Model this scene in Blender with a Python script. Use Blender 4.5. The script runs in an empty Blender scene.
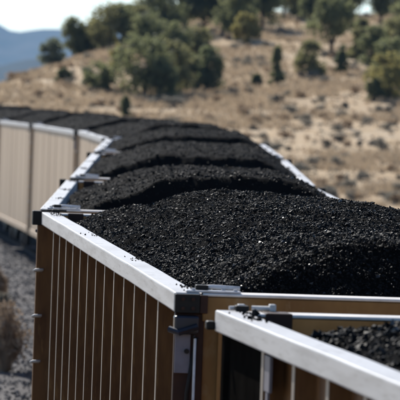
import bpy, bmesh, math, random
import numpy as np
from mathutils import Vector, Matrix, Euler, noise

SC = bpy.context.scene
COL = SC.collection
R = math.radians

# ------------------------------------------------------------------ camera
CAM_Z = 4.83
FPX = 4500.0                       # focal length in pixels of a 400 px wide frame
PITCH = math.atan(106 / FPX)
ROLL = R(2.0)
cam_d = bpy.data.cameras.new('camera')
cam_d.sensor_width = 36.0
cam_d.lens = FPX / 400 * 36
cam_d.clip_start = 0.5
cam_d.clip_end = 40000
cam_d.dof.use_dof = True
cam_d.dof.focus_distance = 30.5
cam_d.dof.aperture_fstop = 9.5
cam_d.dof.aperture_blades = 9
cam = bpy.data.objects.new('camera', cam_d)
COL.objects.link(cam)
cam.matrix_world = (Matrix.Translation((0, 0, CAM_Z)) @ Matrix.Rotation(math.pi / 2 - PITCH, 4, 'X')
                    @ Matrix.Rotation(ROLL, 4, 'Z'))
SC.camera = cam

# ------------------------------------------------------------------ sky and sun
SUN_AZ, SUN_EL = R(-24), R(39)
world = bpy.data.worlds.new('World')
SC.world = world
world.use_nodes = True
wn = world.node_tree
sky = wn.nodes.new('ShaderNodeTexSky')
sky.sky_type = 'NISHITA'
sky.sun_disc = False
sky.sun_elevation = SUN_EL
sky.sun_rotation = SUN_AZ
sky.altitude = 1600
sky.dust_density = 0.25
sky.ozone_density = 3.0
wn.links.new(sky.outputs[0], wn.nodes['Background'].inputs[0])
wn.nodes['Background'].inputs[1].default_value = 0.102
sun_d = bpy.data.lights.new('sun', 'SUN')
sun_d.energy = 4.5
sun_d.angle = R(0.5)
sun_d.color = (1.0, 0.95, 0.87)
sun = bpy.data.objects.new('sun', sun_d)
COL.objects.link(sun)
SDIR = Vector((math.sin(SUN_AZ) * math.cos(SUN_EL), math.cos(SUN_AZ) * math.cos(SUN_EL), math.sin(SUN_EL)))
sun.rotation_euler = SDIR.to_track_quat('Z', 'Y').to_euler()
sun.location = (0, 0, 60)
SC.view_settings.view_transform = 'Standard'
SC.view_settings.look = 'None'
SC.view_settings.exposure = 0.5
SC.view_settings.gamma = 1.0
SC.view_settings.use_curve_mapping = False
SC.render.engine = 'CYCLES'
SC.cycles.volume_bounces = 1

rng = np.random.default_rng(7)
random.seed(7)


# ------------------------------------------------------------------ helpers
def mat(name, base, rough=0.6, spec=0.5, metal=0.0, var=None, scale=8.0, vmin=0.35, vmax=0.65,
        bump=0.0, bscale=60.0, stretch=(1, 1, 1), extra=None):
    m = bpy.data.materials.new(name)
    m.use_nodes = True
    nt = m.node_tree
    b = nt.nodes['Principled BSDF']
    b.inputs['Base Color'].default_value = (*base, 1)
    b.inputs['Roughness'].default_value = rough
    b.inputs['Metallic'].default_value = metal
    b.inputs['Specular IOR Level'].default_value = spec
    co = nt.nodes.new('ShaderNodeTexCoord')
    mp = nt.nodes.new('ShaderNodeMapping')
    mp.inputs['Scale'].default_value = stretch
    nt.links.new(co.outputs['Object'], mp.inputs['Vector'])
    col = None
    if var is not None:
        cur = None
        for k, (c2, sc, lo, hi) in enumerate([(var, scale, vmin, vmax)] + (extra or [])):
            n = nt.nodes.new('ShaderNodeTexNoise')
            n.inputs['Scale'].default_value = sc
            n.inputs['Detail'].default_value = 6
            n.inputs['Roughness'].default_value = 0.65
            nt.links.new(mp.outputs['Vector'], n.inputs['Vector'])
            mr = nt.nodes.new('ShaderNodeMapRange')
            mr.inputs['From Min'].default_value = lo
            mr.inputs['From Max'].default_value = hi
            nt.links.new(n.outputs['Fac'], mr.inputs['Value'])
            mx = nt.nodes.new('ShaderNodeMix')
            mx.data_type = 'RGBA'
            nt.links.new(mr.outputs['Result'], mx.inputs['Factor'])
            if cur is None:
                mx.inputs['A'].default_value = (*base, 1)
            else:
                nt.links.new(cur, mx.inputs['A'])
            mx.inputs['B'].default_value = (*c2, 1)
            cur = mx.outputs['Result']
        nt.links.new(cur, b.inputs['Base Color'])
    if bump > 0:
        n = nt.nodes.new('ShaderNodeTexNoise')
        n.inputs['Scale'].default_value = bscale
        n.inputs['Detail'].default_value = 5
        nt.links.new(mp.outputs['Vector'], n.inputs['Vector'])
        bp = nt.nodes.new('ShaderNodeBump')
        bp.inputs['Strength'].default_value = bump
        bp.inputs['Distance'].default_value = 0.02
        nt.links.new(n.outputs['Fac'], bp.inputs['Height'])
        nt.links.new(bp.outputs['Normal'], b.inputs['Normal'])
    return m


def link(name, mesh, parent=None, loc=(0, 0, 0), rot=(0, 0, 0), scale=None):
    o = bpy.data.objects.new(name, mesh)
    COL.objects.link(o)
    o.location = loc
    o.rotation_euler = rot
    if scale is not None:
        o.scale = scale if hasattr(scale, '__len__') else (scale,) * 3
    if parent is not None:
        o.parent = parent
    return o


def tag(o, label=None, cat=None, group=None, kind=None):
    if label:
        o['label'] = label
    if cat:
        o['category'] = cat
    if group:
        o['group'] = group
    if kind:
        o['kind'] = kind
    return o


def mesh_np(name, v, f, m, smooth=False):
    """v (n,3), f (k,3) or (k,4) arrays"""
    v = np.asarray(v, dtype=np.float32)
    f = np.asarray(f, dtype=np.int32)
    me = bpy.data.meshes.new(name)
    k, w = f.shape
    me.vertices.add(len(v))
    me.vertices.foreach_set('co', v.ravel())
    me.loops.add(k * w)
    me.loops.foreach_set('vertex_index', f.ravel())
    me.polygons.add(k)
    me.polygons.foreach_set('loop_start', np.arange(k, dtype=np.int32) * w)
    me.polygons.foreach_set('loop_total', np.full(k, w, dtype=np.int32))
    me.polygons.foreach_set('use_smooth', np.full(k, smooth, dtype=bool))
    me.update(calc_edges=True)
    me.validate()
    me.materials.append(m)
    return me


class MB:
    """collects shapes in a bmesh"""
    def __init__(self):
        self.bm = bmesh.new()

    def box(self, x0, x1, y0, y1, z0, z1, bev=0.0, seg_y=0, jit=0.0, rot=None):
        r = bmesh.ops.create_cube(self.bm, size=1.0)
        vs = r['verts']
        for v in vs:
            v.co = Vector(((x0 + x1) / 2 + v.co.x * (x1 - x0), (y0 + y1) / 2 + v.co.y * (y1 - y0),
                           (z0 + z1) / 2 + v.co.z * (z1 - z0)))
        es = list({e for v in vs for e in v.link_edges})
        if seg_y:
            ye = [e for e in es if abs(e.verts[0].co.y - e.verts[1].co.y) > abs(y1 - y0) * 0.9]
            rr = bmesh.ops.subdivide_edges(self.bm, edges=ye, cuts=seg_y)
            allv = list({v for f in self.bm.faces for v in f.verts})
            if jit:
                for v in allv:
                    t = v.co.y
                    v.co.x += jit * noise.noise(Vector((t * 0.9, x0 * 3, 0.3)))
                    v.co.z += jit * 0.7 * noise.noise(Vector((t * 0.7, x0 * 3, 7.3)))
            es = [e for e in self.bm.edges if e.calc_face_angle(0) > 1.0]
        if bev > 0:
            bmesh.ops.bevel(self.bm, geom=es, offset=bev, segments=2, affect='EDGES', profile=0.5)
        if rot is not None:
            bmesh.ops.transform(self.bm, matrix=rot, verts=[v for v in vs if v.is_valid])
        return self

    def tube(self, pts, r, n=8, r_end=None):
        pts = [Vector(p) for p in pts]
        rings = []
        for i, p in enumerate(pts):
            d = (pts[min(i + 1, len(pts) - 1)] - pts[max(i - 1, 0)]).normalized()
            up = Vector((0, 0, 1)) if abs(d.z) < 0.9 else Vector((1, 0, 0))
            a = d.cross(up).normalized()
            b = d.cross(a).normalized()
            rr = r if r_end is None else r + (r_end - r) * i / (len(pts) - 1)
            rings.append([self.bm.verts.new(p + (a * math.cos(2 * math.pi * k / n) + b * math.sin(2 * math.pi * k / n)) * rr)
                          for k in range(n)])
        for q in range(len(rings) - 1):
            for k in range(n):
                self.bm.faces.new((rings[q][k], rings[q][(k + 1) % n], rings[q + 1][(k + 1) % n], rings[q + 1][k]))
        self.bm.faces.new(rings[0][::-1])
        self.bm.faces.new(rings[-1])
        return self

    def lathe_x(self, prof, cx, cy, cz, n=24):
        """prof: list of (x, radius)"""
        rings = [[self.bm.verts.new((cx + px, cy + pr * math.cos(2 * math.pi * k / n), cz + pr * math.sin(2 * math.pi * k / n)))
                  for k in range(n)] for px, pr in prof]
        for q in range(len(rings) - 1):
            for k in range(n):
                self.bm.faces.new((rings[q][k], rings[q][(k + 1) % n], rings[q + 1][(k + 1) % n], rings[q + 1][k]))
        self.bm.faces.new(rings[0][::-1])
        self.bm.faces.new(rings[-1])
        return self

    def mesh(self, name, m, smooth=False):
        bmesh.ops.recalc_face_normals(self.bm, faces=self.bm.faces)
        me = bpy.data.meshes.new(name)
        self.bm.to_mesh(me)
        self.bm.free()
        me.materials.append(m)
        if smooth:
            me.polygons.foreach_set('use_smooth', [True] * len(me.polygons))
        return me


# ------------------------------------------------------------------ materials
M = {}
M['white'] = mat('weathered_white_metal', (0.51, 0.505, 0.505), 0.5, 0.35, var=(0.37, 0.36, 0.355), scale=3.0, vmin=0.44, vmax=0.72,
                 stretch=(1, 0.35, 6), bump=0.06, bscale=40, extra=[((0.24, 0.22, 0.205), 9.0, 0.56, 0.80), ((0.08, 0.075, 0.07), 26.0, 0.62, 0.78)])
M['brown'] = mat('brown_weathered_steel', (0.168, 0.083, 0.030), 0.65, 0.2, var=(0.080, 0.035, 0.013), scale=2.5, vmin=0.38, vmax=0.62,
                 stretch=(3, 3, 0.5), bump=0.08, bscale=50, extra=[((0.27, 0.15, 0.055), 5.0, 0.58, 0.74), ((0.055, 0.028, 0.014), 1.1, 0.56, 0.72)])
M['ochre'] = mat('ochre_brown_steel', (0.29, 0.16, 0.055), 0.65, 0.2, var=(0.18, 0.09, 0.03), scale=2.2,
                 stretch=(1, 1, 0.6), bump=0.08, bscale=60, extra=[((0.30, 0.20, 0.10), 7.0, 0.56, 0.75)])
M['tan'] = mat('dusty_aluminium_sheet', (0.51, 0.385, 0.265), 0.5, 0.4, var=(0.38, 0.265, 0.17), scale=1.2,
               stretch=(1, 1.6, 0.12), bump=0.03, bscale=20, extra=[((0.30, 0.215, 0.14), 2.0, 0.60, 0.78)])
M['flange'] = mat('grey_flange', (0.25, 0.225, 0.20), 0.45, 0.5, var=(0.16, 0.13, 0.105), scale=5, stretch=(1, 1, 0.5))  # paler and greyer than the brown of the stakes
M['black'] = mat('black_oily_steel', (0.006, 0.006, 0.006), 0.55, 0.2, var=(0.012, 0.010, 0.009), scale=12, bump=0.1, bscale=70)
M['lip'] = mat('chalky_white_lip_paint', (0.72, 0.70, 0.68), 0.8, 0.15, var=(0.55, 0.52, 0.49), scale=6)
M['lining'] = mat('golden_tan_lining', (0.62, 0.265, 0.085), 0.8, 0.05, var=(0.46, 0.185, 0.055), scale=3, extra=[((0.18, 0.09, 0.03), 7.0, 0.56, 0.75)])  # lighter and more orange than the ochre end steel
M['deep_shade'] = mat('deep_shade_black', (0.005, 0.0045, 0.004), 0.95, 0.0, var=(0.009, 0.008, 0.007), scale=5)  # deep shade at the nearest car's far corner, put into the colour
M['maroon'] = mat('dark_maroon_steel', (0.045, 0.018, 0.011), 0.6, 0.2, var=(0.025, 0.010, 0.007), scale=6, bump=0.1, bscale=60)
M['blue'] = mat('dark_blue_paint', (0.010, 0.013, 0.028), 0.35, 0.4, var=(0.008, 0.008, 0.012), scale=9)
M['lavender'] = mat('pale_grey_plate_paint', (0.15, 0.145, 0.18), 0.5, 0.3, var=(0.10, 0.10, 0.12), scale=6, vmin=0.45, vmax=0.7)
M['steel'] = mat('galvanised_steel', (0.55, 0.55, 0.57), 0.4, 0.5, var=(0.34, 0.33, 0.33), scale=14, vmin=0.45, vmax=0.7)
M['inner'] = mat('coal_stained_inner_metal', (0.16, 0.17, 0.19), 0.55, 0.4, var=(0.06, 0.06, 0.065), scale=2.5, stretch=(1, 1, 0.6))
M['wheel'] = mat('worn_wheel_steel', (0.06, 0.05, 0.045), 0.5, 0.4, var=(0.03, 0.025, 0.02), scale=5)
M['rail'] = mat('rail_steel', (0.035, 0.026, 0.02), 0.7, 0.2, 0.0)
M['sleeper'] = mat('weathered_sleeper_wood', (0.11, 0.085, 0.065), 0.9, 0.2, var=(0.06, 0.05, 0.04), scale=6, stretch=(1, 6, 1), bump=0.2)
M['coal'] = mat('black_coal', (0.0032, 0.0031, 0.0032), 0.62, 0.095, var=(0.007, 0.0067, 0.0068), scale=30)
M['coalshine'] = mat('shiny_black_coal', (0.006, 0.006, 0.007), 0.40, 0.40, var=(0.012, 0.012, 0.013), scale=30)
M['coalbed'] = mat('fine_black_coal', (0.0035, 0.0035, 0.0037), 0.9, 0.02, var=(0.006, 0.0059, 0.0061), scale=25, bump=0.8, bscale=260)
M['ballast'] = mat('grey_ballast_stone', (0.165, 0.158, 0.157), 0.85, 0.25, var=(0.09, 0.085, 0.085), scale=3)
M['bark'] = mat('grey_brown_bark', (0.12, 0.095, 0.075), 0.9, 0.2, var=(0.06, 0.048, 0.04), scale=5, stretch=(3, 3, 0.5), bump=0.3)
LEAF = []
for i, (c1, c2) in enumerate([((0.150, 0.158, 0.088), (0.10, 0.11, 0.063)), ((0.18, 0.172, 0.092), (0.125, 0.122, 0.068)),
                              ((0.14, 0.155, 0.12), (0.10, 0.115, 0.09)), ((0.115, 0.125, 0.07), (0.08, 0.092, 0.055)),
                              ((0.22, 0.195, 0.085), (0.15, 0.138, 0.064))]):
    lm = mat('juniper_foliage', c1, 0.75, 0.25, var=c2, scale=1.6)
    LEAF.append(lm)
    nt_ = lm.node_tree
    pb_, out_ = nt_.nodes['Principled BSDF'], nt_.nodes['Material Output']
    tb_ = nt_.nodes.new('ShaderNodeBsdfTranslucent')
    tb_.inputs['Color'].default_value = (c1[0] * 1.6, c1[1] * 1.6, c1[2] * 1.35, 1)
    mx_ = nt_.nodes.new('ShaderNodeMixShader')
    mx_.inputs[0].default_value = 0.5
    nt_.links.new(pb_.outputs[0], mx_.inputs[1])
    nt_.links.new(tb_.outputs[0], mx_.inputs[2])
    nt_.links.new(mx_.outputs[0], out_.inputs['Surface'])
M['sage'] = mat('grey_green_sage_leaves', (0.27, 0.245, 0.20), 0.8, 0.2, var=(0.18, 0.165, 0.14), scale=3)
M['darkbrush'] = mat('dark_brush_leaves', (0.11, 0.10, 0.08), 0.8, 0.2, var=(0.075, 0.07, 0.058), scale=3)
M['drybrush'] = mat('dry_brown_brush', (0.36, 0.265, 0.18), 0.85, 0.2, var=(0.24, 0.165, 0.11), scale=3)
M['grass'] = mat('dry_straw_grass', (0.50, 0.39, 0.265), 0.8, 0.2, var=(0.34, 0.25, 0.165), scale=0.5)
M['rock'] = mat('tan_rock', (0.40, 0.32, 0.25), 0.9, 0.2, var=(0.28, 0.21, 0.16), scale=2, bump=0.3, bscale=8)

M['coalbed_far'] = mat('fine_black_coal', (0.004, 0.004, 0.0042), 0.85, 0.03, var=(0.0055, 0.0054, 0.0055), scale=25, bump=0.3, bscale=60)
M['weed'] = mat('dry_weed_stems', (0.46, 0.36, 0.27), 0.85, 0.2, var=(0.30, 0.225, 0.165), scale=6)


def translucent(m, col, f):
    """thin leaves and blades let sunlight through"""
    nt = m.node_tree
    pb, out = nt.nodes['Principled BSDF'], nt.nodes['Material Output']
    tb = nt.nodes.new('ShaderNodeBsdfTranslucent')
    tb.inputs['Color'].default_value = (*col, 1)
    mx = nt.nodes.new('ShaderNodeMixShader')
    mx.inputs[0].default_value = f
    nt.links.new(pb.outputs[0], mx.inputs[1])
    nt.links.new(tb.outputs[0], mx.inputs[2])
    nt.links.new(mx.outputs[0], out.inputs['Surface'])


translucent(M['grass'], (0.47, 0.365, 0.245), 0.38)
translucent(M['sage'], (0.27, 0.245, 0.19), 0.35)
translucent(M['drybrush'], (0.38, 0.28, 0.18), 0.4)
translucent(M['weed'], (0.36, 0.28, 0.20), 0.25)


def ground_material():
    m = bpy.data.materials.new('dry_grassland_soil')
    m.use_nodes = True
    nt = m.node_tree
    b = nt.nodes['Principled BSDF']
    b.inputs['Roughness'].default_value = 0.95
    b.inputs['Specular IOR Level'].default_value = 0.15
    co = nt.nodes.new('ShaderNodeTexCoord')

    def nz(sc, det=6, ro=0.6):
        n = nt.nodes.new('ShaderNodeTexNoise')
        n.inputs['Scale'].default_value = sc
        n.inputs['Detail'].default_value = det
        n.inputs['Roughness'].default_value = ro
        nt.links.new(co.outputs['Object'], n.inputs['Vector'])
        return n.outputs['Fac']

    def mapr(s, lo, hi):
        r = nt.nodes.new('ShaderNodeMapRange')
        r.inputs['From Min'].default_value = lo
        r.inputs['From Max'].default_value = hi
        nt.links.new(s, r.inputs['Value'])
        return r.outputs['Result']

    def mix(f, a, c):
        x = nt.nodes.new('ShaderNodeMix')
        x.data_type = 'RGBA'
        nt.links.new(f, x.inputs['Factor'])
        for k, s in (('A', a), ('B', c)):
            if isinstance(s, tuple):
                x.inputs[k].default_value = (*s, 1)
            else:
                nt.links.new(s, x.inputs[k])
        return x.outputs['Result']
    soil = mix(mapr(nz(0.12), 0.4, 0.62), (0.53, 0.39, 0.24), (0.43, 0.305, 0.18))
    soil = mix(mapr(nz(0.9, 8, 0.7), 0.46, 0.66), soil, (0.53, 0.43, 0.31))
    soil = mix(mapr(nz(3.2, 8, 0.8), 0.52, 0.74), soil, (0.26, 0.195, 0.125))
    soil = mix(mapr(nz(1.3, 8, 0.8), 0.55, 0.70), soil, (0.64, 0.50, 0.31))
    att = nt.nodes.new('ShaderNodeAttribute')
    att.attribute_name = 'gravel'
    stone = mix(mapr(nz(9.0, 4, 0.8), 0.42, 0.6), (0.15, 0.144, 0.144), (0.08, 0.076, 0.076))
    stone = mix(mapr(nz(0.5, 3), 0.5, 0.7), stone, (0.17, 0.16, 0.155))
    out = mix(att.outputs['Fac'], soil, stone)
    nt.links.new(out, b.inputs['Base Color'])
    bp = nt.nodes.new('ShaderNodeBump')
    bp.inputs['Strength'].default_value = 0.6
    bp.inputs['Distance'].default_value = 0.12
    nt.links.new(nz(3.5, 8, 0.7), bp.inputs['Height'])
    nt.links.new(bp.outputs['Normal'], b.inputs['Normal'])
    return m


# ------------------------------------------------------------------ the train's line: left rim ends of every car
# name: (near distance, X of left rim, depth of rim below lens) , (far ...)
CAR_L, CAR_W, RIM_Z = 15.0, 3.15, 3.75
CARS = [
    ('B', (7.70, 2.00, 1.083), (22.67, 0.092, 1.083)),
    ('A', (24.50, -0.121, 1.083), (39.45, -1.385, 1.083)),
    ('C', (41.05, -1.455, 1.096), (56.05, -1.675, 1.13)),
    ('D', (57.65, -1.675, 1.12), (72.65, -1.77, 1.014)),
    ('E', (74.25, -1.785, 1.00), (89.25, -1.906, 0.95)),
    ('F', (90.85, -1.965, 0.965), (105.8, -2.925, 0.955)),
    ('G', (107.4, -3.07, 0.985), (122.3, -4.63, 0.976)),
    ('H', (123.9, -4.76, 0.985), (138.8, -6.28, 1.03)),
    ('I', (140.4, -6.44, 1.03), (155.3, -8.10, 1.03)),
    ('J', (156.9, -8.29, 1.03), (171.8, -10.15, 1.03)),
    ('K', (173.4, -10.36, 1.03), (188.2, -12.4, 1.03)),
]
cy_, cx_ = [], []
for n_, a, b in CARS:
    for p in (a, b):
        cy_.append(p[0])
        cx_.append(p[1] + CAR_W / 2)
cy_ = np.array([-30.0] + cy_ + [230, 400.0])
cx_ = np.array([8.2] + cx_ + [-17.0, -48.0])


def track_x(y):
    return np.interp(y, cy_, cx_)


# ------------------------------------------------------------------ terrain
def smin(a, b, k):
    h = np.clip(0.5 + 0.5 * (b - a) / k, 0, 1)
    return b * (1 - h) + a * h - k * h * (1 - h)


def vnoise(x, y, s, seed=0):
    """cheap vectorised value noise"""
    x = np.asarray(x, float) / s + 37.7 * seed
    y = np.asarray(y, float) / s + 91.3 * seed
    xi, yi = np.floor(x), np.floor(y)
    fx, fy = x - xi, y - yi
    fx, fy = fx * fx * (3 - 2 * fx), fy * fy * (3 - 2 * fy)

    def h(a, b):
        t = np.sin(a * 127.1 + b * 311.7 + seed * 17.3) * 43758.5453
        return t - np.floor(t)
    return (h(xi, yi) * (1 - fx) + h(xi + 1, yi) * fx) * (1 - fy) + (h(xi, yi + 1) * (1 - fx) + h(xi + 1, yi + 1) * fx) * fy - 0.5


CREST_X = np.array([-3500, -60, -30, -20, -15.5, -13.9, -12.5, -9.3, -6.9, -3.0, 0, 10, 30, 120, 3500.0])
CREST_H = np.array([-0.4, -0.4, -0.3, 0.8, 3.6, 5.0, 6.3, 7.6, 8.5, 10.2, 11.6, 13.0, 14.2, 15.5, 15.5])


def height(x, y):
    x, y = np.asarray(x, float), np.asarray(y, float)
    d = x - track_x(y)
    flat = -0.34 + 0.0 * x
    bed = 0.24 * np.clip((2.9 - d) / 0.9, 0, 1) * np.clip((40 + d) / 20, 0, 1)
    berm = 0.56 * np.clip((-1.55 - d) / 0.5, 0, 1) * np.clip((40 + d) / 20, 0, 1)
    g = flat + bed + berm * np.clip((y - 20) / 30, 0, 1)
    p = 0.072 * np.clip(y - 222, 0, None)
    p = np.where(y > 395, 12.4 - 0.0004 * (np.clip(y, 395, 600) - 395) ** 1.8, p)
    c = np.interp(x, CREST_X, CREST_H)
    p = np.where(p > 0, smin(p, c, 1.2), p)
    p = p * np.clip((1500 - y) / 900, 0, 1)
    far = np.clip((y - 215) / 40, 0, 1)
    rough = far * (0.40 * vnoise(x, y, 11, 1) + 0.17 * vnoise(x, y, 4.0, 2) + 0.13 * vnoise(x, y, 1.6, 3))
    rough = rough * np.clip((1500 - y) / 600, 0, 1)
    near = 0.05 * vnoise(x, y, 1.1, 4) * (np.abs(d) > 1.8)
    return g + np.clip(p, 0, None) + rough + near


def axis(parts):
    out = []
    for a, b, s in parts:
        out.append(np.arange(a, b, s))
    return np.concatenate(out)


ys = np.concatenate([axis([(-40, 60, 2.0), (60, 200, 0.5), (200, 430, 0.8)]), np.geomspace(430, 9500, 70)])
xs = np.concatenate([-np.geomspace(3500, 26, 34)[:-1], np.arange(-26, 30, 0.45), np.geomspace(30, 3500, 34)])
gx, gy = np.meshgrid(xs, ys)
gz = height(gx, gy)
nx, ny = len(xs), len(ys)
idx = np.arange(nx * ny).reshape(ny, nx)
quads = np.stack([idx[:-1, :-1], idx[:-1, 1:], idx[1:, 1:], idx[1:, :-1]], -1).reshape(-1, 4)
gm = mesh_np('ground', np.stack([gx, gy, gz], -1).reshape(-1, 3), quads, ground_material(), True)
d_ = gx - track_x(gy)
grav = np.clip((gx - track_x(gy) + 9.5) / 3.0, 0, 1) * np.clip((7.0 - d_) / 2.0, 0, 1) * np.clip((205 - gy) / 20, 0, 1)
at = gm.attributes.new('gravel', 'FLOAT', 'POINT')
at.data.foreach_set('value', grav.astype(np.float32).ravel())
ground = link('ground', gm)
tag(ground, 'dry tan grassland and grey gravel ground rising to a low hill', kind='structure')


# distant mountains
def ridge(name, y0, depth, x0, x1, prof, seed, m, label):
    n = 160
    X = np.linspace(x0, x1, n)
    H = np.interp(X, [p[0] for p in prof], [p[1] for p in prof])
    H = H + 9 * vnoise(X, X * 0, 130, seed) + 4 * vnoise(X, X * 0, 45, seed + 3)
    rows = 24
    V = []
    for j in range(rows):
        t = j / (rows - 1)
        s = 1 - abs(2 * t - 1)
        yy = y0 + depth * (t - 0.5) + 0 * X
        zz = -2.0 + (H + 2.0) * s ** 1.1 * (1 + 0.0 * X) + (24 * vnoise(X, yy, 110, seed + 5) + 10 * vnoise(X, yy, 40, seed + 6)) * s * (1 - s) * 1.2
        V.append(np.stack([X, yy, zz], -1))
    V = np.array(V).reshape(-1, 3)
    ix = np.arange(rows * n).reshape(rows, n)
    q = np.stack([ix[:-1, :-1], ix[:-1, 1:], ix[1:, 1:], ix[1:, :-1]], -1).reshape(-1, 4)
    o = link(name, mesh_np(name, V, q, m, True))
    tag(o, label, kind='structure')


M['mount'] = mat('distant_scrub_and_rock', (0.08, 0.07, 0.058), 0.95, 0.1, var=(0.03, 0.034, 0.026), scale=0.012)
M['mount_near'] = mat('dark_scrub_slope', (0.04, 0.042, 0.035), 0.95, 0.1, var=(0.02, 0.025, 0.018), scale=0.012)
ridge('mountain', 5000, 900, -900, 700,
      [(-900, 15), (-400, 24), (-226, 28), (-195, 38), (-150, 43), (-100, 47), (60, 40), (300, 55), (700, 40)], 11, M['mount_near'],
      'nearer blue grey mountain ridge behind the left end of the hill')
ridge('mountain', 9000, 1500, -2000, 1600,
      [(-2000, 105), (-900, 135), (-470, 152), (-412, 136), (-385, 121), (-330, 128), (-260, 124), (0, 130), (500, 110), (1600, 130)], 23,
      M['mount'], 'far pale blue mountain range under the white sky')

# ------------------------------------------------------------------ railway track
tk = bpy.data.objects.new('railway_track', None)
COL.objects.link(tk)
tag(tk, kind='structure')
ty = np.arange(4, 200, 0.6)
for s in (-0.75, 0.75):
    mb = MB()
    pts = np.stack([track_x(ty) + s, ty, 0 * ty - 0.07], -1)
    prof = [(-0.035, 0.07), (0.035, 0.07), (0.035, 0.03), (0.01, 0.0), (0.07, -0.09), (-0.07, -0.09), (-0.01, 0.0), (-0.035, 0.03)]
    V, F = [], []
    for i, p in enumerate(pts):
        for a, b in prof:
            V.append((p[0] + a, p[1], p[2] + b))
    for i in range(len(pts) - 1):
        for k in range(8):
            F.append((i * 8 + k, i * 8 + (k + 1) % 8, i * 8 + 8 + (k + 1) % 8, i * 8 + 8 + k))
    link('rail', mesh_np('rail', V, F, M['rail']), tk)
mb = MB()
for y in np.arange(4, 200, 0.6):
    x = float(track_x(y))
    mb.box(x - 1.3, x + 1.3, y - 0.11, y + 0.11, -0.30, -0.155)
sl = link('sleepers', mb.mesh('sleepers', M['sleeper']), tk)
tag(sl, kind='stuff')


# ------------------------------------------------------------------ stones and lumps
CUBE_V = np.array([[x, y, z] for x in (-1, 1) for y in (-1, 1) for z in (-1, 1)], float) / 1.45
CUBE_F = np.array([[0, 1, 3], [0, 3, 2], [4, 6, 7], [4, 7, 5], [0, 4, 5], [0, 5, 1], [2, 3, 7], [2, 7, 6], [0, 2, 6], [0, 6, 4],
                   [1, 5, 7], [1, 7, 3]])


OCT_V = np.array([[1, 0, 0], [-1, 0, 0], [0, 1, 0], [0, -1, 0], [0, 0, 1], [0, 0, -1]], float)
OCT_F = np.array([[0, 2, 4], [2, 1, 4], [1, 3, 4], [3, 0, 4], [2, 0, 5], [1, 2, 5], [3, 1, 5], [0, 3, 5]])


def lumps(pos, rad, r, octa=False):
    n = len(pos)
    bv, bf = (OCT_V, OCT_F) if octa else (CUBE_V, CUBE_F)
    v = bv[None] * (1 + r.uniform(-0.30, 0.30, (n, len(bv), 3)))
    if octa:
        v = v + r.uniform(-0.20, 0.20, v.shape)
    v = v * r.uniform(0.70, 1.20, (n, 1, 3))
    q = r.normal(size=(n, 4))
    q /= np.linalg.norm(q, axis=1, keepdims=True)
    a, b, c, d = q.T
    rot = np.stack([np.stack([a*a+b*b-c*c-d*d, 2*(b*c-a*d), 2*(b*d+a*c)], -1),
                    np.stack([2*(b*c+a*d), a*a-b*b+c*c-d*d, 2*(c*d-a*b)], -1),
                    np.stack([2*(b*d-a*c), 2*(c*d+a*b), a*a-b*b-c*c+d*d], -1)], 1)
    v = np.einsum('nij,nkj->nki', rot, v) * rad[:, None, None] + pos[:, None, :]
    f = bf[None] + (np.arange(n) * len(bv))[:, None, None]
    return v.reshape(-1, 3), f.reshape(-1, 3)


# ballast stones along the left shoulder
nb = 26000
by = rng.uniform(62, 155, nb)
bx = track_x(by) - rng.uniform(1.6, 8.0, nb)
bz = height(bx, by)
br = rng.uniform(0.012, 0.034, nb)
v, f = lumps(np.stack([bx, by, bz + br * 0.2], -1), br * 1.2, rng, True)
o = link('ballast', mesh_np('ballast', v, f, M['ballast']))
tag(o, 'loose grey ballast stones beside the track', 'gravel', kind='stuff')

# ------------------------------------------------------------------ coal cars
HW, HL = CAR_W / 2, CAR_L / 2
PART = {}


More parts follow.
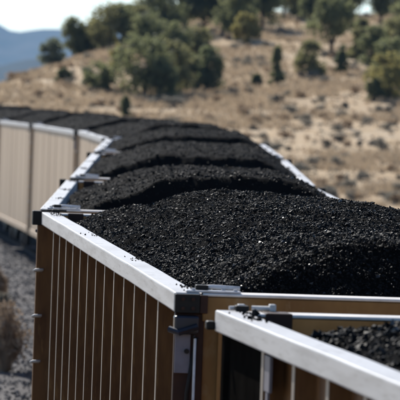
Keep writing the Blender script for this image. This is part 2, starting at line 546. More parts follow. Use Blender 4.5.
def build_car_parts(style):
    P = []                                              # (name, mesh, [locations], parent_key)
    ribbed = style == 'ribbed'
    side_m = M['brown'] if ribbed else M['tan']
    zb, zc = 0.75, RIM_Z - 0.108                        # bottom of sides, underside of top chord
    chord = MB().box(-0.071, 0.071, -HL, HL, zc, RIM_Z, bev=0.009, seg_y=26, jit=0.005).mesh('top_chord', M['white'])
    P.append(('top_chord', chord, [(-HW + 0.071, 0, 0), (HW - 0.071, 0, 0)]))
    xp = 1.445 if ribbed else 1.535
    for sgn in (-1, 1):
        x0 = sgn * xp
        P.append(('side_sheet', MB().box(min(x0, x0 - sgn * 0.012), max(x0, x0 - sgn * 0.012), -HL + 0.05, HL - 0.05, zb + 0.05, zc - 0.002,
                                         seg_y=20, jit=0.006).mesh('side_sheet', side_m), [(0, 0, 0)]))
    # coal stained inner lining, 4 mm inside the sheets
    for sgn in (-1, 1):
        xi = sgn * (1.427 if ribbed else 1.515)
        P.append(('side_lining', MB().box(min(xi, xi - sgn * .006), max(xi, xi - sgn * .006), -HL + 0.06, HL - 0.06, 0.9, zc - 0.003).mesh('side_lining', M['inner']), [(0, 0, 0)]))
    if ribbed:
        st = MB().box(-0.06, 0.06, -0.04, 0.04, zb + 0.16, zc - 0.003, bev=0.005).mesh('side_stake', M['brown'])
        st.materials.append(M['flange'])
        for pf in st.polygons:
            if abs(pf.normal.x) > 0.9:
                pf.material_index = 1
        ly = [-HL + 1.6 + k * 0.992 for k in range(13)]
        P.append(('side_stake', st, [(-1.482, y, 0) for y in ly] + [(1.482, y, 0) for y in ly]))
    else:
        st = MB().box(-0.013, 0.005, -0.06, 0.06, zb + 0.16, zc - 0.003, bev=0.002).mesh('side_stake', side_m)
        ly = [-HL + 1.6 + k * 2.36 for k in range(6)]
        P.append(('side_stake', st, [(-1.530, y, 0) for y in ly] + [(1.538, y, 0) for y in ly]))
    sill = MB().box(-0.06, 0.06, -HL + 0.03, HL - 0.03, zb, zb + 0.155, bev=0.01, seg_y=14, jit=0.006).mesh('side_sill', M['tan'] if not ribbed else M['brown'])
    P.append(('side_sill', sill, [(-1.50, 0, 0), (1.50, 0, 0)]))
    # ends
    em = M['ochre'] if ribbed else M['tan']
    P.append(('end_sheet', MB().box(-1.418, 1.418, -0.02, 0.02, zb, RIM_Z - 0.16, bev=0.004).mesh('end_sheet', em),
              [(0, -HL + 0.07, 0), (0, HL - 0.07, 0)]))
    P.append(('end_chord', MB().box(-1.419, 1.419, -0.117, 0.117, RIM_Z - 0.157, RIM_Z - 0.022, bev=0.008).mesh('end_chord', em),
              [(0, -HL + 0.121, 0), (0, HL - 0.121, 0)]))
    P.append(('end_lip', MB().box(-1.420, 1.420, -0.122, 0.122, RIM_Z - 0.019, RIM_Z - 0.002, bev=0.007).mesh('end_lip', M['lip']),
              [(0, -HL + 0.120, 0), (0, HL - 0.120, 0)]))
    P.append(('end_lining', MB().box(-1.41, 1.41, -0.005, 0.005, RIM_Z - 0.60, RIM_Z - 0.024, bev=0.002).mesh('end_lining', M['lining']), [(0, HL - 0.247, 0)]))
    # vertical end stiffeners
    P.append(('end_stake', MB().box(-0.05, 0.05, -0.04, 0.04, zb, RIM_Z - 0.16, bev=0.006).mesh('end_stake', em),
              [(x, s * (HL - 0.008), 0) for x in (-1.28, -0.45, 0.45, 1.28) for s in (-1, 1)]))
    # dark gusset caps in the four corners: the block on the end of the chord and the plate beside it
    P.append(('corner_gusset', MB().box(-0.075, 0.060, -0.10, 0.10, RIM_Z - 0.165, RIM_Z - 0.012, bev=0.006).mesh('corner_gusset', M['maroon']),
              [(-1.28, HL - 0.16, 0.015)]))
    P.append(('corner_gusset', MB().box(-0.060, 0.075, -0.10, 0.10, RIM_Z - 0.165, RIM_Z - 0.012, bev=0.006).mesh('corner_gusset', M['maroon']),
              [(1.28, HL - 0.16, 0.015)]))
    P.append(('corner_cap', MB().box(-0.068, 0.068, -0.02, 0.02, RIM_Z - 0.112, RIM_Z - 0.008, bev=0.005).mesh('corner_cap', M['black']),
              [(-HW + 0.070, -HL - 0.021, 0), (HW - 0.070, -HL - 0.021, 0)]))
    P.append(('end_filler', MB().box(-0.021, 0.021, -0.016, 0.016, RIM_Z - 0.112, RIM_Z - 0.012, bev=0.003).mesh('end_filler', M['maroon']),
              [(-HW + 0.161, -HL - 0.017, 0), (HW - 0.161, -HL - 0.017, 0)]))
    # corner posts
    P.append(('corner_post', MB().box(-0.075, 0.075, -0.05, 0.05, zb, zc - 0.004, bev=0.008).mesh('corner_post', M['brown'] if ribbed else M['tan']),
              [(-1.535, HL - 0.06, 0), (1.535, HL - 0.06, 0)]))
    P.append(('corner_post', MB().box(-0.08, 0.08, -0.03, 0.03, zb, zc - 0.004, bev=0.008).mesh('corner_post', M['maroon'] if ribbed else M['tan']),
              [(-1.487, -HL + 0.045, 0), (1.487, -HL + 0.045, 0)]))
    bt = MB().tube([(0, 0.004, 0), (0, -0.010, 0)], 0.011, 6).mesh('bolt', M['maroon'])
    P.append(('bolt', bt, [(s * (HW - q), -HL - 0.044, RIM_Z - z) for s in (-1, 1) for q, z in ((0.045, 0.035), (0.10, 0.035), (0.045, 0.085), (0.10, 0.085))]))
    bt2 = MB().tube([(0, 0, -0.002), (0, 0, 0.011)], 0.012, 6).mesh('bolt', M['steel'])
    P.append(('bolt', bt2, [(s * x, -HL + y, RIM_Z + 0.012) for s in (-1, 1) for x, y in ((1.24, 0.03), (1.30, 0.095), (1.47, 0.03))]))
    # bolted plate and latch bars lying on the near and far corners
    P.append(('corner_plate', MB().box(-0.15, 0.15, -0.055, 0.055, RIM_Z + 0.001, RIM_Z + 0.012, bev=0.003).mesh('corner_plate', M['steel']),
              [(-1.36, -HL + 0.062, 0), (1.36, -HL + 0.062, 0)]))
    P.append(('latch_bar', MB().tube([(-0.10, 0.0, 0), (-0.02, 0.012, 0.006), (0.13, 0.02, 0)], 0.011).mesh('latch_bar', M['steel'], True),
              [(-1.34, -HL + 0.075, RIM_Z + 0.026), (1.36, -HL + 0.075, RIM_Z + 0.026)]))
    P.append(('hinge_block', MB().box(-0.035, 0.035, -0.03, 0.03, 0, 0.028, bev=0.006).mesh('hinge_block', M['black']),
              [(-1.42, -HL + 0.09, RIM_Z + 0.012), (-1.455, HL - 0.09, RIM_Z + 0.002), (1.42, -HL + 0.09, RIM_Z + 0.012)]))
    cl = MB()
    cl.tube([(-0.09, 0, 0.016), (0.0, 0.01, 0.02), (0.05, 0.0, 0.016)], 0.014)
    cl.tube([(0.075, 0.03, 0.018), (0.20, -0.01, 0.02)], 0.017)
    cl.box(0.19, 0.235, -0.035, 0.025, 0.0, 0.05, bev=0.006)
    cl.box(-0.03, 0.02, -0.02, 0.03, 0.0, 0.045, bev=0.006)
    P.append(('latch_bar', cl.mesh('latch_bar', M['steel'], False), []))
    PART['clamp'] = P.pop()[1]
    PART['clamp'].materials[0] = M['white']
    sm = MB().tube([(-0.11, 0.01, 0.014), (-0.02, 0, 0.018), (0.06, 0.01, 0.014)], 0.010).box(-0.06, -0.02, -0.02, 0.02, 0, 0.03, bev=0.005)
    PART['small_clamp'] = sm.mesh('latch_bar', M['black'])
    # near end: hook bracket, pale plate, hand rail
    br_ = MB().box(-0.075, 0.06, -0.05, 0.05, RIM_Z - 0.225, RIM_Z - 0.125, bev=0.012)
    br_.tube([(-0.10, -0.03, RIM_Z - 0.20), (-0.05, -0.075, RIM_Z - 0.215), (0.05, -0.07, RIM_Z - 0.18)], 0.018)
    P.append(('hook_bracket', br_.mesh('hook_bracket', M['blue']), [(-1.50, -HL - 0.02, 0), (1.50, -HL - 0.02, 0)]))
    pl = MB().box(-0.042, 0.042, -0.006, 0.006, RIM_Z - 0.44, RIM_Z - 0.228, bev=0.002)
    P.append(('marker_plate', pl.mesh('marker_plate', M['lavender']), [(-1.522, -HL - 0.012, 0), (1.522, -HL - 0.012, 0)]))
    P.append(('plate_bolt', MB().tube([(0, 0, 0), (0, -0.02, 0)], 0.014).mesh('plate_bolt', M['black']),
              [(-1.50, -HL - 0.018, RIM_Z - 0.32), (1.50, -HL - 0.018, RIM_Z - 0.32)]))
    hr = MB().tube([(0, 0.05, RIM_Z - 0.24), (0, 0, RIM_Z - 0.25), (0, 0, zb + 0.6), (0, 0.05, zb + 0.58)], 0.0075)
    P.append(('hand_rail', hr.mesh('hand_rail', M['steel'], True), [(-1.458, -HL - 0.045, 0), (1.458, -HL - 0.045, 0)]))
    rod = MB().tube([(0.012, 0, RIM_Z - 0.24), (-0.03, 0, RIM_Z - 0.55), (-0.035, 0, zb + 0.7)], 0.012)
    P.append(('brake_rod', rod.mesh('brake_rod', M['black'], True), [(-1.462, -HL - 0.03, 0)]))
    # far end: cross rod just inside the end and the grab irons on the corner post
    P.append(('cross_rod', MB().tube([(-0.42, 0, 0), (0.40, 0, 0)], 0.010).mesh('cross_rod', M['white'], True), [(-0.70, HL - 0.20, RIM_Z - 0.01)]))
    gi = MB().tube([(0.035, -0.03, 0), (-0.03, -0.03, 0.0), (-0.045, -0.02, -0.008), (-0.045, 0.02, -0.012), (-0.03, 0.03, -0.012), (0.03, 0.03, -0.012)], 0.0115)
    P.append(('grab_iron', gi.mesh('grab_iron', M['white'], True),
              [(-1.585, HL - 0.135, RIM_Z - 0.50 - 0.40 * k) for k in range(6)]))
    # underside
    P.append(('floor', MB().box(-1.38, 1.38, -HL + 0.1, HL - 0.1, zb + 0.04, zb + 0.10).mesh('floor', M['black']), [(0, 0, 0)]))
    P.append(('centre_sill', MB().box(-0.22, 0.22, -HL + 0.05, HL - 0.05, 0.62, 0.785).mesh('centre_sill', M['black']), [(0, 0, 0)]))
    cp = MB().box(-0.10, 0.10, -0.55, 0.35, -0.12, 0.10, bev=0.02).box(-0.17, 0.17, -0.78, -0.55, -0.16, 0.15, bev=0.03)
    P.append(('coupler', cp.mesh('coupler', M['black']), [(0, -HL - 0.02, 0.70)]))
    return P


def bogie_parts():
    fr = MB()
    for s in (-1, 1):
        fr.box(s * 1.0 - 0.08, s * 1.0 + 0.08, -1.15, 1.15, 0.42, 0.62, bev=0.03)
        fr.box(s * 1.0 - 0.075, s * 1.0 + 0.075, -0.32, 0.32, 0.24, 0.425, bev=0.03)
    fr.box(-0.93, 0.93, -0.2, 0.2, 0.40, 0.60, bev=0.02)
    wh = MB()
    wh.lathe_x([(-0.07, 0.20), (-0.065, 0.455), (0.03, 0.462), (0.04, 0.49), (0.07, 0.49), (0.07, 0.2)], 0, 0, 0.46, 24)
    return fr.mesh('bogie', M['black']), wh.mesh('wheel', M['wheel'])


BOG = bogie_parts()
STY = {'ribbed': build_car_parts('ribbed'), 'smooth': build_car_parts('smooth')}
CAP = (MB().box(-0.040, 0.040, -0.11, 0.035, RIM_Z - 0.112, RIM_Z + 0.012, bev=0.005).mesh('corner_cap', M['black']),
       MB().box(-0.028, 0.019, -0.03, 0.03, RIM_Z - 0.10, RIM_Z - 0.055, bev=0.010).mesh('corner_lug', M['black']),
       MB().box(-0.012, 0.012, -0.60, 0.60, 0.95, RIM_Z - 0.113, bev=0.004).mesh('corner_shade_panel', M['deep_shade']),  # panel added to paint in the deep shade under the rim
       MB().box(-0.05, 0.05, -0.05, 0.05, 0.75, RIM_Z - 0.112, bev=0.006).mesh('corner_post', M['deep_shade']),  # corner post blackened to carry the same painted shade
       MB().box(-0.008, 0.008, -0.09, 0.09, RIM_Z - 0.30, RIM_Z - 0.13, bev=0.003).box(-0.006, 0.006, -0.03, 0.03, RIM_Z - 0.5, RIM_Z - 0.302, bev=0.002).mesh('gusset_plate', M['lavender']))
GROUP = 'coal cars coupled in one long train'
CAR_LABEL = {
    'B': 'nearest coal car, its pale rim cut off by the bottom right corner',
    'A': 'brown ribbed coal car in sharp focus, its whole left side in view',
    'C': 'coal car directly behind the sharply focused brown one, white rim running straight away',
    'D': 'coal car in the middle of the straight stretch, between two more distant bends',
    'E': 'coal car at the end of the straight stretch, its white rim meeting the bend',
    'F': 'coal car just past the bend showing only a short sliver of beige side',
    'G': 'beige sided coal car on the bend between two dark vertical gaps',
    'H': 'beige sided coal car cut off by the left edge of the photo',
    'I': 'far coal car past the beige ones, hidden but for its black load',
    'J': 'second last far coal car on the curve, hidden below the dark coal line',
    'K': 'farthest coal car on the curve near the foot of the hill',
}
car_obj = {}
for key, a, b in CARS:
    style = 'smooth' if key in 'FGH' else 'ribbed'
    ya, xa, ha = a
    yb, xb, hb = b
    yaw = math.atan2(-(xb - xa), yb - ya)
    pt = math.atan2(-(hb - ha), CAR_L)
    rot = Euler((pt, 0, yaw), 'XYZ')
    left_mid = Vector(((xa + xb) / 2, (ya + yb) / 2, CAM_Z - (ha + hb) / 2))
    loc = left_mid - rot.to_matrix() @ Vector((-HW, 0, RIM_Z))
    e = bpy.data.objects.new('coal_car', None)
    COL.objects.link(e)
    e.location = loc
    e.rotation_euler = rot
    tag(e, CAR_LABEL[key], 'coal car', GROUP)
    car_obj[key] = e
    if key == 'B':
        link('corner_lug', CAP[1], e, (-HW - 0.02, HL, 0))
        link('latch_bar', PART['clamp'], e, (-1.45, HL - 0.06, RIM_Z + 0.003), (0, 0, 0), (0.72, 0.9, 0.72))
        link('corner_shade_panel', CAP[2], e, (-1.50, HL - 0.72, 0))
        link('gusset_plate', CAP[4], e, (-1.53, HL - 1.62, 0))
    else:
        for sg in (-1, 1):
            link('corner_cap', CAP[0], e, (sg * (HW + 0.041), HL, 0))
        link('latch_bar', PART['small_clamp'], e, (-1.42, HL - 0.06, RIM_Z + 0.003))
    for name, me, locs in STY[style]:
        for l in locs:
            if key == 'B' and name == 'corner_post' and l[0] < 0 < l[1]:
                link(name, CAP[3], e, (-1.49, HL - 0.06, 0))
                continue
            link(name, me, e, l)
    for s in (-1, 1):
        bo = link('bogie', BOG[0], e, (0, s * (HL - 1.9), 0))
        for wy in (-0.88, 0.88):
            for wx in (-0.75, 0.75):
                link('wheel', BOG[1], bo, (wx, wy, 0), (0, 0, 0 if wx < 0 else math.pi))


# ------------------------------------------------------------------ coal
def coal_profile(seed, top, near_drop, far_drop, edge, swell):
    def h(x, y):
        dx = 1.415 - np.abs(x)
        wob = 0.25 * vnoise(x, y, 0.9, seed)
        lift = (0.10 if top < 0.28 else 0.05) * vnoise(y, x * 0.2, 1.9, seed + 2)
        tp = top + swell * np.sin(y * 1.25 + seed) * 0.5 + lift - (0.10 if top < 0.28 else 0.03) * (np.abs(x) / 1.4) ** 2 - (0.0 if top < 0.28 else 0.006) * (y + 4.0)
        fl = edge + np.where(x > 0, 0.05, 0.0) + np.where(x > 0, 0.6, 0.36) * dx + 0.10 * vnoise(y, x, 0.7, seed + 4)
        ne = near_drop + (0.80 if top < 0.28 else 1.05) * (y + HL - 0.12) + 0.35 * wob - 0.05 * np.abs(x)
        fe = far_drop + (0.20 if top < 0.2 else 0.50) * (HL - 0.12 - y) + 0.35 * wob - (0.30 if top > 0.2 else 0.0) * np.clip(-x - 0.3, 0, 2)
        r = smin(smin(tp, fl, 0.10), smin(ne, fe, 0.05), 0.05)
        r = r + 0.055 * vnoise(x, y, 0.40, seed + 6) + 0.040 * vnoise(x, y, 0.17, seed + 7) + 0.022 * vnoise(x, y, 0.07, seed + 8)
        # slumped runnels on the flanks
        r = r + 0.030 * vnoise(y + 0.5 * x, x * 0.25, 0.16, seed + 9) * np.clip(1.3 - dx, 0, 1)
        return r
    return h


COALS = {
    #      n lumps  median r  grid  top   near   far   edge  swell
    'B': (40000, 0.0085, 0.024, 0.10, -0.25, -0.34, -0.11, 0.02),
    'A': (255000, 0.0051, 0.019, 0.265, -0.52, -0.44, -0.07, 0.03),
    'C': (46000, 0.0062, 0.028, 0.30, -0.85, -0.60, -0.10, 0.015),
    'D': (18000, 0.0070, 0.04, 0.31, -0.85, -0.60, -0.06, 0.015),
    'E': (12000, 0.008, 0.05, 0.31, -0.85, -0.60, -0.06, 0.015),
    'F': (8000, 0.009, 0.06, 0.32, -0.80, -0.60, -0.06, 0.02),
    'G': (5000, 0.010, 0.07, 0.32, -0.70, -0.42, -0.04, 0.02),
    'H': (4000, 0.011, 0.07, 0.32, -0.70, -0.42, -0.04, 0.02),
    'I': (3000, 0.012, 0.09, 0.32, -0.70, -0.42, -0.06, 0.02),
    'J': (3000, 0.012, 0.09, 0.34, -0.70, -0.42, -0.06, 0.02),
    'K': (3000, 0.012, 0.09, 0.36, -0.70, -0.42, -0.06, 0.02),
}
COAL_LABEL = {
    'B': 'black coal filling the nearest car at the bottom right',
    'A': 'large sharply focused heap of black coal in the middle of the picture',
    'C': 'coal heap directly behind the sharply focused one',
    'D': 'coal heap in the middle of the straight stretch of cars',
    'E': 'coal heap at the far end of the straight stretch',
    'F': 'coal heap just past the bend, its crest against the tan hill',
    'G': 'coal heap above the beige car between two dark gaps',
    'H': 'coal heap above the beige car at the left edge',
    'I': 'far dark coal heap past the beige cars',
    'J': 'second last far coal heap on the curve',
    'K': 'farthest coal heap, a dark line at the foot of the hill',
}
for ci, (key, a, b) in enumerate(CARS):
    n, rm, gs, top, nd, fd, edge, sw = COALS[key]
    e = car_obj[key]
    r = np.random.default_rng(100 + ci)
    hf = coal_profile(ci + 1, top, nd, fd, edge, sw)
    xw = 1.416 if key not in 'FGH' else 1.505
    yv = np.arange(-HL + 0.095, HL - 0.09, gs)
    xv = np.arange(-xw, xw + 0.001, gs)
    X, Y = np.meshgrid(xv, yv)
    Z = RIM_Z + hf(X, Y)
    ix = np.arange(X.size).reshape(X.shape)
    q = np.stack([ix[:-1, :-1], ix[:-1, 1:], ix[1:, 1:], ix[1:, :-1]], -1).reshape(-1, 4)
    bed_v, bed_f = np.stack([X, Y, Z], -1).reshape(-1, 3), q
    # lumps: denser where the photo shows them large
    if key == 'B':
        y_ = HL - 0.1 - np.abs(r.normal(0, 2.6, n))
        y_ = np.clip(y_, -HL + 0.1, HL - 0.1)
    elif key == 'A':
        y_ = np.where(r.random(n) < 0.40, -HL + 0.1 + 5.0 * r.random(n), -HL + 0.1 + 14.8 * r.random(n))
    else:
        y_ = r.uniform(-HL + 0.1, HL - 0.1, n)
    x_ = r.uniform(-xw + 0.01, xw - 0.01, n)
    rr = np.clip(rm * np.exp(r.normal(0, 0.46, n)), rm * 0.55, rm * 3.6)
    z_ = RIM_Z + hf(x_, y_) + rr * r.uniform(-0.1, 0.55, n)
    # bits spilled on the rims
    k = 150 if key in 'ABCDE' else 40
    cyl = r.choice([-6.9, -3.0, 1.5, 6.6, 7.0], k) + r.normal(0, 0.22, k)
    cyl = np.clip(cyl, -HL + 0.2, HL - 0.05)
    sx = np.where(r.random(k) < 0.6, -1, 1) * (xw + 0.02 + np.abs(r.normal(0, 0.05, k)).clip(0, 0.12))
    sr = np.clip(rm * np.exp(r.normal(0, 0.4, k)), 0.006, 0.022)
    x_ = np.concatenate([x_, sx])
    y_ = np.concatenate([y_, cyl])
    z_ = np.concatenate([z_, RIM_Z + sr * 0.6])
    rr = np.concatenate([rr, sr])
    lv, lf = lumps(np.stack([x_, y_, z_], -1), rr, r, True)
    bf = np.concatenate([bed_f[:, [0, 1, 2]], bed_f[:, [0, 2, 3]]])
    allv = np.concatenate([bed_v, lv])
    allf = np.concatenate([bf, lf + len(bed_v)])
    me = mesh_np('coal', allv, allf, M['coal'])
    me.materials.append(M['coalbed'] if key in 'AB' else M['coalbed_far'])
    me.materials.append(M['coalshine'])
    mi = np.zeros(len(me.polygons), dtype=np.int32)
    mi[len(bf):] = np.repeat(np.where(r.random(len(rr)) < {'A': 0.035, 'B': 0.03, 'C': 0.02}.get(key, 0.0), 2, 0), 8)
    mi[:len(bf)] = 1
    me.polygons.foreach_set('material_index', mi)
    o = link('coal', me, None, e.location, e.rotation_euler)
    tag(o, COAL_LABEL[key], 'coal', kind='stuff')

# ------------------------------------------------------------------ vegetation


def ray_ground(px, py):
    """ground point seen in the 400 px photograph at px, py"""
    d = Vector(((px - 200) / FPX, -(py - 200) / FPX, -1))
    d = cam.matrix_world.to_3x3() @ d
    p0 = Vector((0, 0, CAM_Z))
    t0 = 55.0
    t = t0
    best, hit = (1e9, t0), None
    while t < 440:
        p = p0 + d * t
        g = (p.z - float(height(p.x, p.y))) / t
        if g < 0:
            hit = t
            break
        if g < best[0]:
            best = (g, t)
        t += 0.4
    p = p0 + d * (hit if hit else best[1])
    return Vector((p.x, p.y, float(height(p.x, p.y))))


def leaves(centres, radii, per, size, r, squash=0.8):
    """leaf clump faces: small bent quads filling blobs"""
    k = len(centres)
    n = k * per
    c = np.repeat(np.asarray(centres), per, 0)
    rad = np.repeat(np.asarray(radii), per)
    u = r.normal(size=(n, 3))
    u /= np.linalg.norm(u, axis=1, keepdims=True)
    rr = r.random(n) ** 0.6 * 1.15
    p = c + u * (rr * rad)[:, None] * np.array([1, 1, squash])
    a = r.normal(size=(n, 3))
    a /= np.linalg.norm(a, axis=1, keepdims=True)
    b = np.cross(a, r.normal(size=(n, 3)))
    b /= np.linalg.norm(b, axis=1, keepdims=True)
    s = size * r.uniform(0.6, 1.4, n)
    a, b = a * s[:, None], b * (s * 0.55)[:, None]
    v = np.stack([p - a, p + b, p + a, p - b], 1).reshape(-1, 3)
    f = np.arange(n * 4).reshape(-1, 4)
    return v, f


def make_tree(px, py, w_px, h_px, mi, label, shape='round', trunk_show=0.18, seed=0):
    p = ray_ground(px, py)
    s = p.y / FPX
    H, W = h_px * s * 1.14, w_px * s * 1.34
    r = np.random.default_rng(seed + 900)
    e = bpy.data.objects.new('juniper_tree', None)
    COL.objects.link(e)
    e.location = p
    tag(e, label, 'tree', 'juniper trees on the hill')
    # crown envelope
    nb_ = max(10, int(16 + 6 * H))
    cz = H * (trunk_show + (1 - trunk_show) * r.random(nb_) ** 0.9)
    t = (cz / H - trunk_show) / (1 - trunk_show)
    if shape == 'round':
        env = np.sqrt(np.clip(1 - (1.7 * (t - 0.42)) ** 2, 0.06, 1))
    elif shape == 'cone':
        env = np.clip(1.02 - t, 0.1, 1) ** 0.8
    else:
        env = np.clip(0.75 + 0.35 * np.sin(t * 5 + seed), 0.25, 1)
    ang = r.uniform(0, 2 * math.pi, nb_)
    rad = np.sqrt(r.random(nb_)) * env * W * 0.5 * 0.86
    cen = np.stack([np.cos(ang) * rad, np.sin(ang) * rad * 0.9, cz * 0.94], -1)
    br_ = r.uniform(0.13, 0.24, nb_) * min(W, H) * 1.0
    v, f = leaves(cen, br_, 74, 0.095 + 0.012 * H, r)
    link('crown', mesh_np('crown', v, f, LEAF[mi]), e)
    mb = MB()
    lean = r.uniform(-0.08, 0.08) * H
    mb.tube([(0, 0, -0.15), (lean * 0.3, 0, H * 0.2), (lean * 0.7, 0.02, H * 0.45), (lean, 0, H * 0.78)], 0.035 * H + 0.04, 7, 0.02)
    for k in range(5):
        q = cen[int(r.integers(nb_))]
        z0 = H * r.uniform(0.1, 0.35)
        mid = Vector((q[0] * 0.5, q[1] * 0.5, (z0 + q[2]) * 0.5 - 0.05 * H))
        mb.tube([(lean * 0.3, 0, z0), mid, q], 0.016 * H + 0.02, 5, 0.012)
    link('trunk', mb.mesh('trunk', M['bark'], True), e)
    return e


T = [
    # px, base py, width, height, leaf, label, shape, trunk
    (51, 64, 21, 25, 2, 'small grey green juniper standing alone at the left end of the ridge', 'round', .16),
    (74, 57, 24, 36, 0, 'olive juniper on the left ridge, second tree from the mountain gap', 'round', .2),
    (93, 50, 20, 30, 1, 'small olive juniper in the ridge row right of the second tree', 'round', .15),
    (110, 50, 36, 40, 1, 'broad yellow green juniper above the bare tan slope', 'round', .12),
    (129, 47, 26, 38, 0, 'juniper on the ridge right of the broad yellow green one', 'odd', .12),
    (134, 28, 26, 32, 3, 'tall dark tree rising into the white sky left of centre', 'odd', .2),
    (63, 83, 13, 12, 3, 'small round dark bush alone on the bare left slope', 'round', .02),
    (100, 90, 27, 27, 0, 'bushy juniper low on the left slope beside the large clump', 'round', .03),
    (88, 86, 12, 16, 2, 'small grey juniper at the left of the low slope clump', 'odd', .05),
    (144, 96, 52, 52, 0, 'largest olive juniper low on the slope at centre left', 'round', .04),
    (172, 94, 38, 46, 1, 'juniper touching the right side of the largest olive one', 'round', .05),
    (206, 92, 28, 40, 3, 'dark green juniper at the right end of the low clump', 'round', .06),
    (186, 90, 22, 30, 0, 'small juniper squeezed between two larger ones in the low clump', 'odd', .05),
    (150, 60, 34, 40, 0, 'middle height juniper behind the largest olive one', 'round', .1),
    (165, 42, 40, 52, 3, 'dark juniper on the upper slope right of the sky opening', 'round', .12),
    (186, 36, 24, 48, 3, 'tall dark tree on the upper slope with bare lower trunk', 'odd', .3),
    (204, 34, 30, 46, 0, 'upper slope tree with several dark trunks near the top', 'round', .3),
    (222, 36, 26, 50, 3, 'tall upper slope tree left of the sunny bush', 'odd', .3),
    (237, 40, 36, 52, 0, 'wide tree at the top of the picture above the middle slope', 'round', .2),
    (246, 44, 22, 26, 4, 'sunny yellow olive bush under the trees at top centre', 'round', .04),
    (262, 30, 34, 46, 3, 'dark tree left of the pale blue gap in the ridge', 'round', .2),
    (284, 18, 40, 34, 0, 'tree rising right above the pale blue gap', 'round', .3),
    (311, 26, 30, 40, 3, 'tree between the two pale gaps on the ridge', 'odd', .25),
    (309, 76, 24, 30, 1, 'olive bush alone on the open slope right of centre', 'round', .03),
    (276, 86, 12, 36, 0, 'slim upright young juniper on the open slope', 'cone', .04),
    (331, 54, 36, 50, 0, 'juniper with a clear dark trunk on the right slope', 'round', .32),
    (341, 76, 10, 28, 3, 'thin dark stemmed small tree under the clear trunked juniper', 'odd', .2),
    (357, 62, 16, 30, 1, 'small olive tree right of the clear trunked juniper', 'odd', .1),
    (350, 14, 34, 28, 0, 'tree above the two small sky gaps at upper right', 'round', .35),
    (381, 26, 28, 36, 3, 'ridge tree left of the last small sky gap', 'odd', .3),
    (400, 20, 30, 34, 1, 'ridge tree at the top right corner', 'round', .3),
    (374, 66, 26, 34, 0, 'mid slope juniper left of the large right edge bush', 'round', .06),
    (398, 60, 40, 38, 1, 'juniper behind the dark bush at the right edge', 'round', .08),
    (388, 99, 38, 40, 4, 'low dense bright olive bush on the right edge', 'round', .0),
    (376, 101, 18, 18, 3, 'dark small bush at the foot of the bright olive one', 'round', .0),
    (409, 96, 30, 44, 3, 'dark juniper cut by the right edge', 'round', .04),
    (125, 119, 10, 20, 3, 'small dark upright bush just behind the coal line', 'cone', .02),
    (257, 88, 8, 12, 3, 'tiny dark bush on the slope left of the slim juniper', 'round', .02),
    (120, 70, 20, 20, 4, 'yellowish small juniper above the low slope clump', 'round', .04),
    (333, 22, 30, 30, 3, 'dark tree on the ridge between the left and right sky gaps', 'round', .25),
    (246, 22, 30, 40, 0, 'tree on the ridge left of the dark one at top centre', 'round', .2),
    (150, 36, 34, 40, 1, 'olive tree on the upper slope left of the dark juniper', 'round', .1),
    (362, 36, 22, 14, 1, 'small low tree just below the two small sky gaps', 'round', .1),
    (408, 40, 30, 36, 0, 'upper slope tree cut by the right edge', 'round', .1),
    (158, 98, 34, 34, 3, 'dark low juniper in front of the large olive one', 'round', .03),
    (82, 54, 18, 22, 3, 'small dark juniper tucked between the ridge trees at the left', 'round', .08),
    (102, 48, 22, 26, 0, 'rounded juniper tucked left of the broad yellow green one', 'round', .08),
    (142, 46, 30, 34, 1, 'juniper filling the ridge left of the dark upper slope one', 'round', .06),
    (176, 62, 30, 34, 0, 'olive juniper above the right side of the low clump', 'round', .06),
    (196, 58, 26, 28, 1, 'juniper between the low clump and the upper slope trees', 'round', .06),
    (228, 30, 30, 34, 0, 'bushy juniper filling the ridge right of the many trunked tree', 'round', .06),
    (392, 84, 34, 40, 0, 'large dark green juniper mass above the bright olive bush', 'round', .04),
    (300, 20, 26, 26, 1, 'small olive tree on the ridge above the open slope', 'round', .2),
]
for i, (px, py, w, h, mi, lab, sh, ts) in enumerate(T):
    make_tree(px, py, w, h, mi, lab, sh, ts, i)


rb = np.random.default_rng(404)
for k in range(16):
    y = rb.uniform(400, 432)
    x = rb.uniform(-0.012, 0.05) * y
    pxk = 200 + x / y * FPX
    if 252 < pxk < 284 or 350 < pxk < 378 or pxk > 388:
        continue
    t_ = make_tree(pxk, 14, rb.uniform(24, 38), rb.uniform(30, 44), int(rb.choice([0, 0, 1, 3])), 'juniper in the dense band of trees along the top of the hill',
                   'round', 0.12, 70 + k)
    t_.location = (x, y, float(height(x, y)))


# brush on the slope: a few bush meshes, many individuals
def bush_mesh(name, m, seed, stemmy=False):
    r = np.random.default_rng(seed)
    nb_ = 16
    ang = r.uniform(0, 2 * math.pi, nb_)
    rad = np.sqrt(r.random(nb_)) * 0.27
    cen = np.stack([np.cos(ang) * rad, np.sin(ang) * rad, r.uniform(0.12, 0.62, nb_) * (1 - rad * 0.9)], -1)
    cen[0] = (0, 0, 0.3)
    v, f = leaves(cen, np.concatenate([[0.4], r.uniform(0.13, 0.24, nb_ - 1)]), 26, 0.06, r)
    return mesh_np(name, v, f, m)


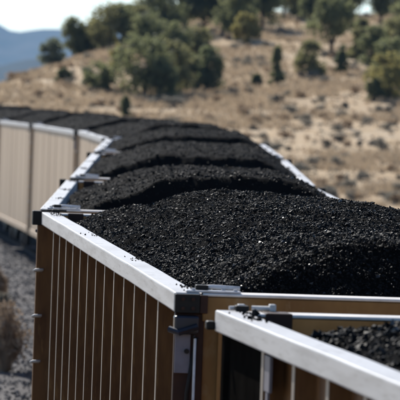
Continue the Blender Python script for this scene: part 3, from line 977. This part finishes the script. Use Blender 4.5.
BUSH = [('sagebrush', [bush_mesh('sagebrush', M['sage'], 1 + k) for k in range(3)], 'grey green sagebrush growing on the tan slope', 'shrub', 'sagebrush scattered on the slope'),
        ('dark_shrub', [bush_mesh('dark_shrub', M['darkbrush'], 11 + k) for k in range(3)], 'dark small shrub growing on the tan slope', 'shrub', 'dark shrubs scattered on the slope'),
        ('dry_shrub', [bush_mesh('dry_shrub', M['drybrush'], 21 + k) for k in range(3)], 'dry brown shrub growing on the tan slope', 'shrub', 'dry brown shrubs scattered on the slope')]
r = np.random.default_rng(55)
for kind, (name, ms, lab, cat, grp) in enumerate(BUSH):
    cnt = [260, 130, 220][kind]
    made = 0
    while made < cnt:
        y = 222 + 173 * r.random() ** 1.5
        x = r.uniform(-0.048, 0.052) * y
        if x / y < -0.028 and y > 320:
            continue
        if vnoise(x, y, 14, 31 + kind) + 0.5 * r.random() < 0.02:
            continue
        z = float(height(x, y))
        s = [0.85, 0.7, 0.8][kind] * r.uniform(0.5, 1.4)
        o = link(name, ms[made % 3], None, (x, y, z - 0.04), (0, 0, r.uniform(0, 6.28)), (s * r.uniform(.9, 1.4), s, s * r.uniform(0.7, 1.0)))
        tag(o, lab, cat, grp)
        made += 1
# the low growth between the bushes: one object nobody could count
lb = np.random.default_rng(77)
k = 2600
ly_ = 218 + 180 * lb.random(k) ** 1.3
lx_ = lb.uniform(-0.05, 0.054, k) * ly_
ls_ = lb.uniform(0.08, 0.26, k)
lz_ = height(lx_, ly_)
v, f = leaves(np.stack([lx_, ly_, lz_ + ls_ * 0.55], -1), ls_ * 1.1, 12, 0.07, lb)
me = mesh_np('low_brush', v, f, M['sage'])
me.materials.append(M['darkbrush'])
me.materials.append(M['drybrush'])
me.polygons.foreach_set('material_index', np.repeat(lb.choice([0, 0, 1, 2, 2], k), 12).astype(np.int32))
tag(link('low_brush', me), 'low grey and brown brush scattered between the bushes on the slope', 'brush', kind='stuff')
# larger individual brush seen near the fence of the slope
for px, py, w, mi, lab in [(243, 118, 20, 2, 'large dry brown bush on the flat behind the far coal cars'),
                           (279, 104, 16, 1, 'dark grey bush at the foot of the slope near the middle'),
                           (217, 103, 15, 2, 'tan brown bush below the dark clump of junipers'),
                           (336, 168, 18, 0, 'pale grey bush on the flat near the right rims'),
                           (380, 150, 20, 0, 'wide grey green bush on the flat at the right')]:
    p = ray_ground(px, py)
    s = w * p.y / FPX
    o = link(BUSH[mi][0], BUSH[mi][1][0], None, p, (0, 0, px), (s, s, s * 1.0))
    tag(o, lab, 'shrub')

# dry grass tufts: one object nobody could count
n = 28000
gy_ = r.uniform(216, 400, n)
gx_ = r.uniform(-0.05, 0.054, n) * gy_
keep = vnoise(gx_, gy_, 7, 41) + 0.5 * vnoise(gx_, gy_, 2.2, 42) > -0.12
gx_, gy_ = gx_[keep], gy_[keep]
n = len(gx_)
gz_ = height(gx_, gy_)
per = 6
base = np.repeat(np.stack([gx_, gy_, gz_], -1), per, 0)
m_ = len(base)
base[:, :2] += r.normal(0, 0.07, (m_, 2))
dirv = np.stack([r.normal(0, 0.35, m_), r.normal(0, 0.35, m_), np.ones(m_)], -1) * r.uniform(0.14, 0.50, m_)[:, None]
side = np.stack([np.cos(t_ := r.uniform(0, 6.28, m_)), np.sin(t_), 0 * t_], -1) * 0.035
tv = np.stack([base - side, base + side, base + dirv], 1).reshape(-1, 3)
o = link('dry_grass', mesh_np('dry_grass', tv, np.arange(m_ * 3).reshape(-1, 3), M['grass']))
tag(o, 'straw coloured dry grass tufts covering the slope', 'grass', kind='stuff')

# pale rocks on the left end of the hill
for k, (px, py, w) in enumerate([(28, 84, 9), (40, 78, 8), (34, 96, 10), (18, 92, 7), (112, 58, 9), (126, 52, 8)]):
    p = ray_ground(px, py)
    s = w * p.y / FPX
    bm = bmesh.new()
    bmesh.ops.create_icosphere(bm, subdivisions=2, radius=0.5)
    for v_ in bm.verts:
        v_.co *= 1 + 0.45 * noise.noise(v_.co * 2.4 + Vector((k * 5, 0, 0)))
        v_.co.z *= 0.6
    me = bpy.data.meshes.new('rock')
    bm.to_mesh(me)
    bm.free()
    me.materials.append(M['rock'])
    o = link('rock', me, None, p, (0, 0, k), s)
    tag(o, ['tan rock on the left shoulder of the hill', 'pale rock near the small round bush', 'low rock just above the far coal line',
            'leftmost tan rock on the hill edge', 'rock on the bare patch under the broad juniper', 'rock on the bare patch right of the broad juniper'][k], 'rock')


# dry weeds on the gravel at the left edge
def weed(px, py, h_px, w_px, label, seed, m):
    p = ray_ground(px, py)
    s = p.y / FPX
    H, W = h_px * s, w_px * s
    rr = np.random.default_rng(seed)
    V, F = [], []
    for k in range(420):
        a = rr.uniform(0, 6.28)
        sp = rr.random() ** 0.6 * W * 0.5
        hh = H * rr.uniform(0.35, 1.0) * (1 - 0.4 * (sp / (W * .5)) ** 2)
        b0 = np.array([math.cos(a) * sp * 0.25, math.sin(a) * sp * 0.25, 0])
        b1 = np.array([math.cos(a) * sp * 0.75, math.sin(a) * sp * 0.75, hh * 0.6])
        b2 = np.array([math.cos(a) * sp * 1.15 + rr.normal(0, .04), math.sin(a) * sp * 1.15, hh])
        sd = np.array([math.cos(a + 1.57), math.sin(a + 1.57), 0.2]) * 0.011
        i0 = len(V)
        V += [b0 - sd, b0 + sd, b1 + sd, b1 - sd, b2]
        F += [(i0, i0 + 1, i0 + 2), (i0, i0 + 2, i0 + 3), (i0 + 3, i0 + 2, i0 + 4)]
        for q in range(5):
            t = rr.uniform(0.35, 1)
            c = b1 + (b2 - b1) * t if t > 0.5 else b0 + (b1 - b0) * (t + .4)
            d1, d2 = rr.normal(0, 0.035, 3), rr.normal(0, 0.035, 3)
            i0 = len(V)
            V += [c, c + d1, c + d2]
            F += [(i0, i0 + 1, i0 + 2)]
    e = link('dry_weed', mesh_np('dry_weed', np.array(V), np.array(F), m), None, p)
    tag(e, label, 'plant', 'dry weeds on the gravel')


weed(4, 372, 78, 40, 'tall brown dry weed clump on the gravel at the left edge', 5, M['weed'])
weed(-4, 300, 34, 20, 'smaller dry weed on the gravel behind the tall brown clump', 6, M['weed'])
weed(2, 322, 30, 14, 'thin dry weed right beside the tall brown clump', 8, M['sage'])

# ------------------------------------------------------------------ haze
hb = MB().box(-4200, 4200, -80, 12500, -6, 190)
hm = bpy.data.materials.new('thin_air')
hm.use_nodes = True
nt = hm.node_tree
nt.nodes.remove(nt.nodes['Principled BSDF'])
pv = nt.nodes.new('ShaderNodeVolumePrincipled')
pv.inputs['Color'].default_value = (0.28, 0.58, 1.0, 1)
pv.inputs['Density'].default_value = 0.38e-4
pv.inputs['Anisotropy'].default_value = 0.25
nt.links.new(pv.outputs['Volume'], nt.nodes['Material Output'].inputs['Volume'])
hz = link('haze', hb.mesh('haze', hm))
tag(hz, 'thin blue haze over the distant mountains', kind='stuff')
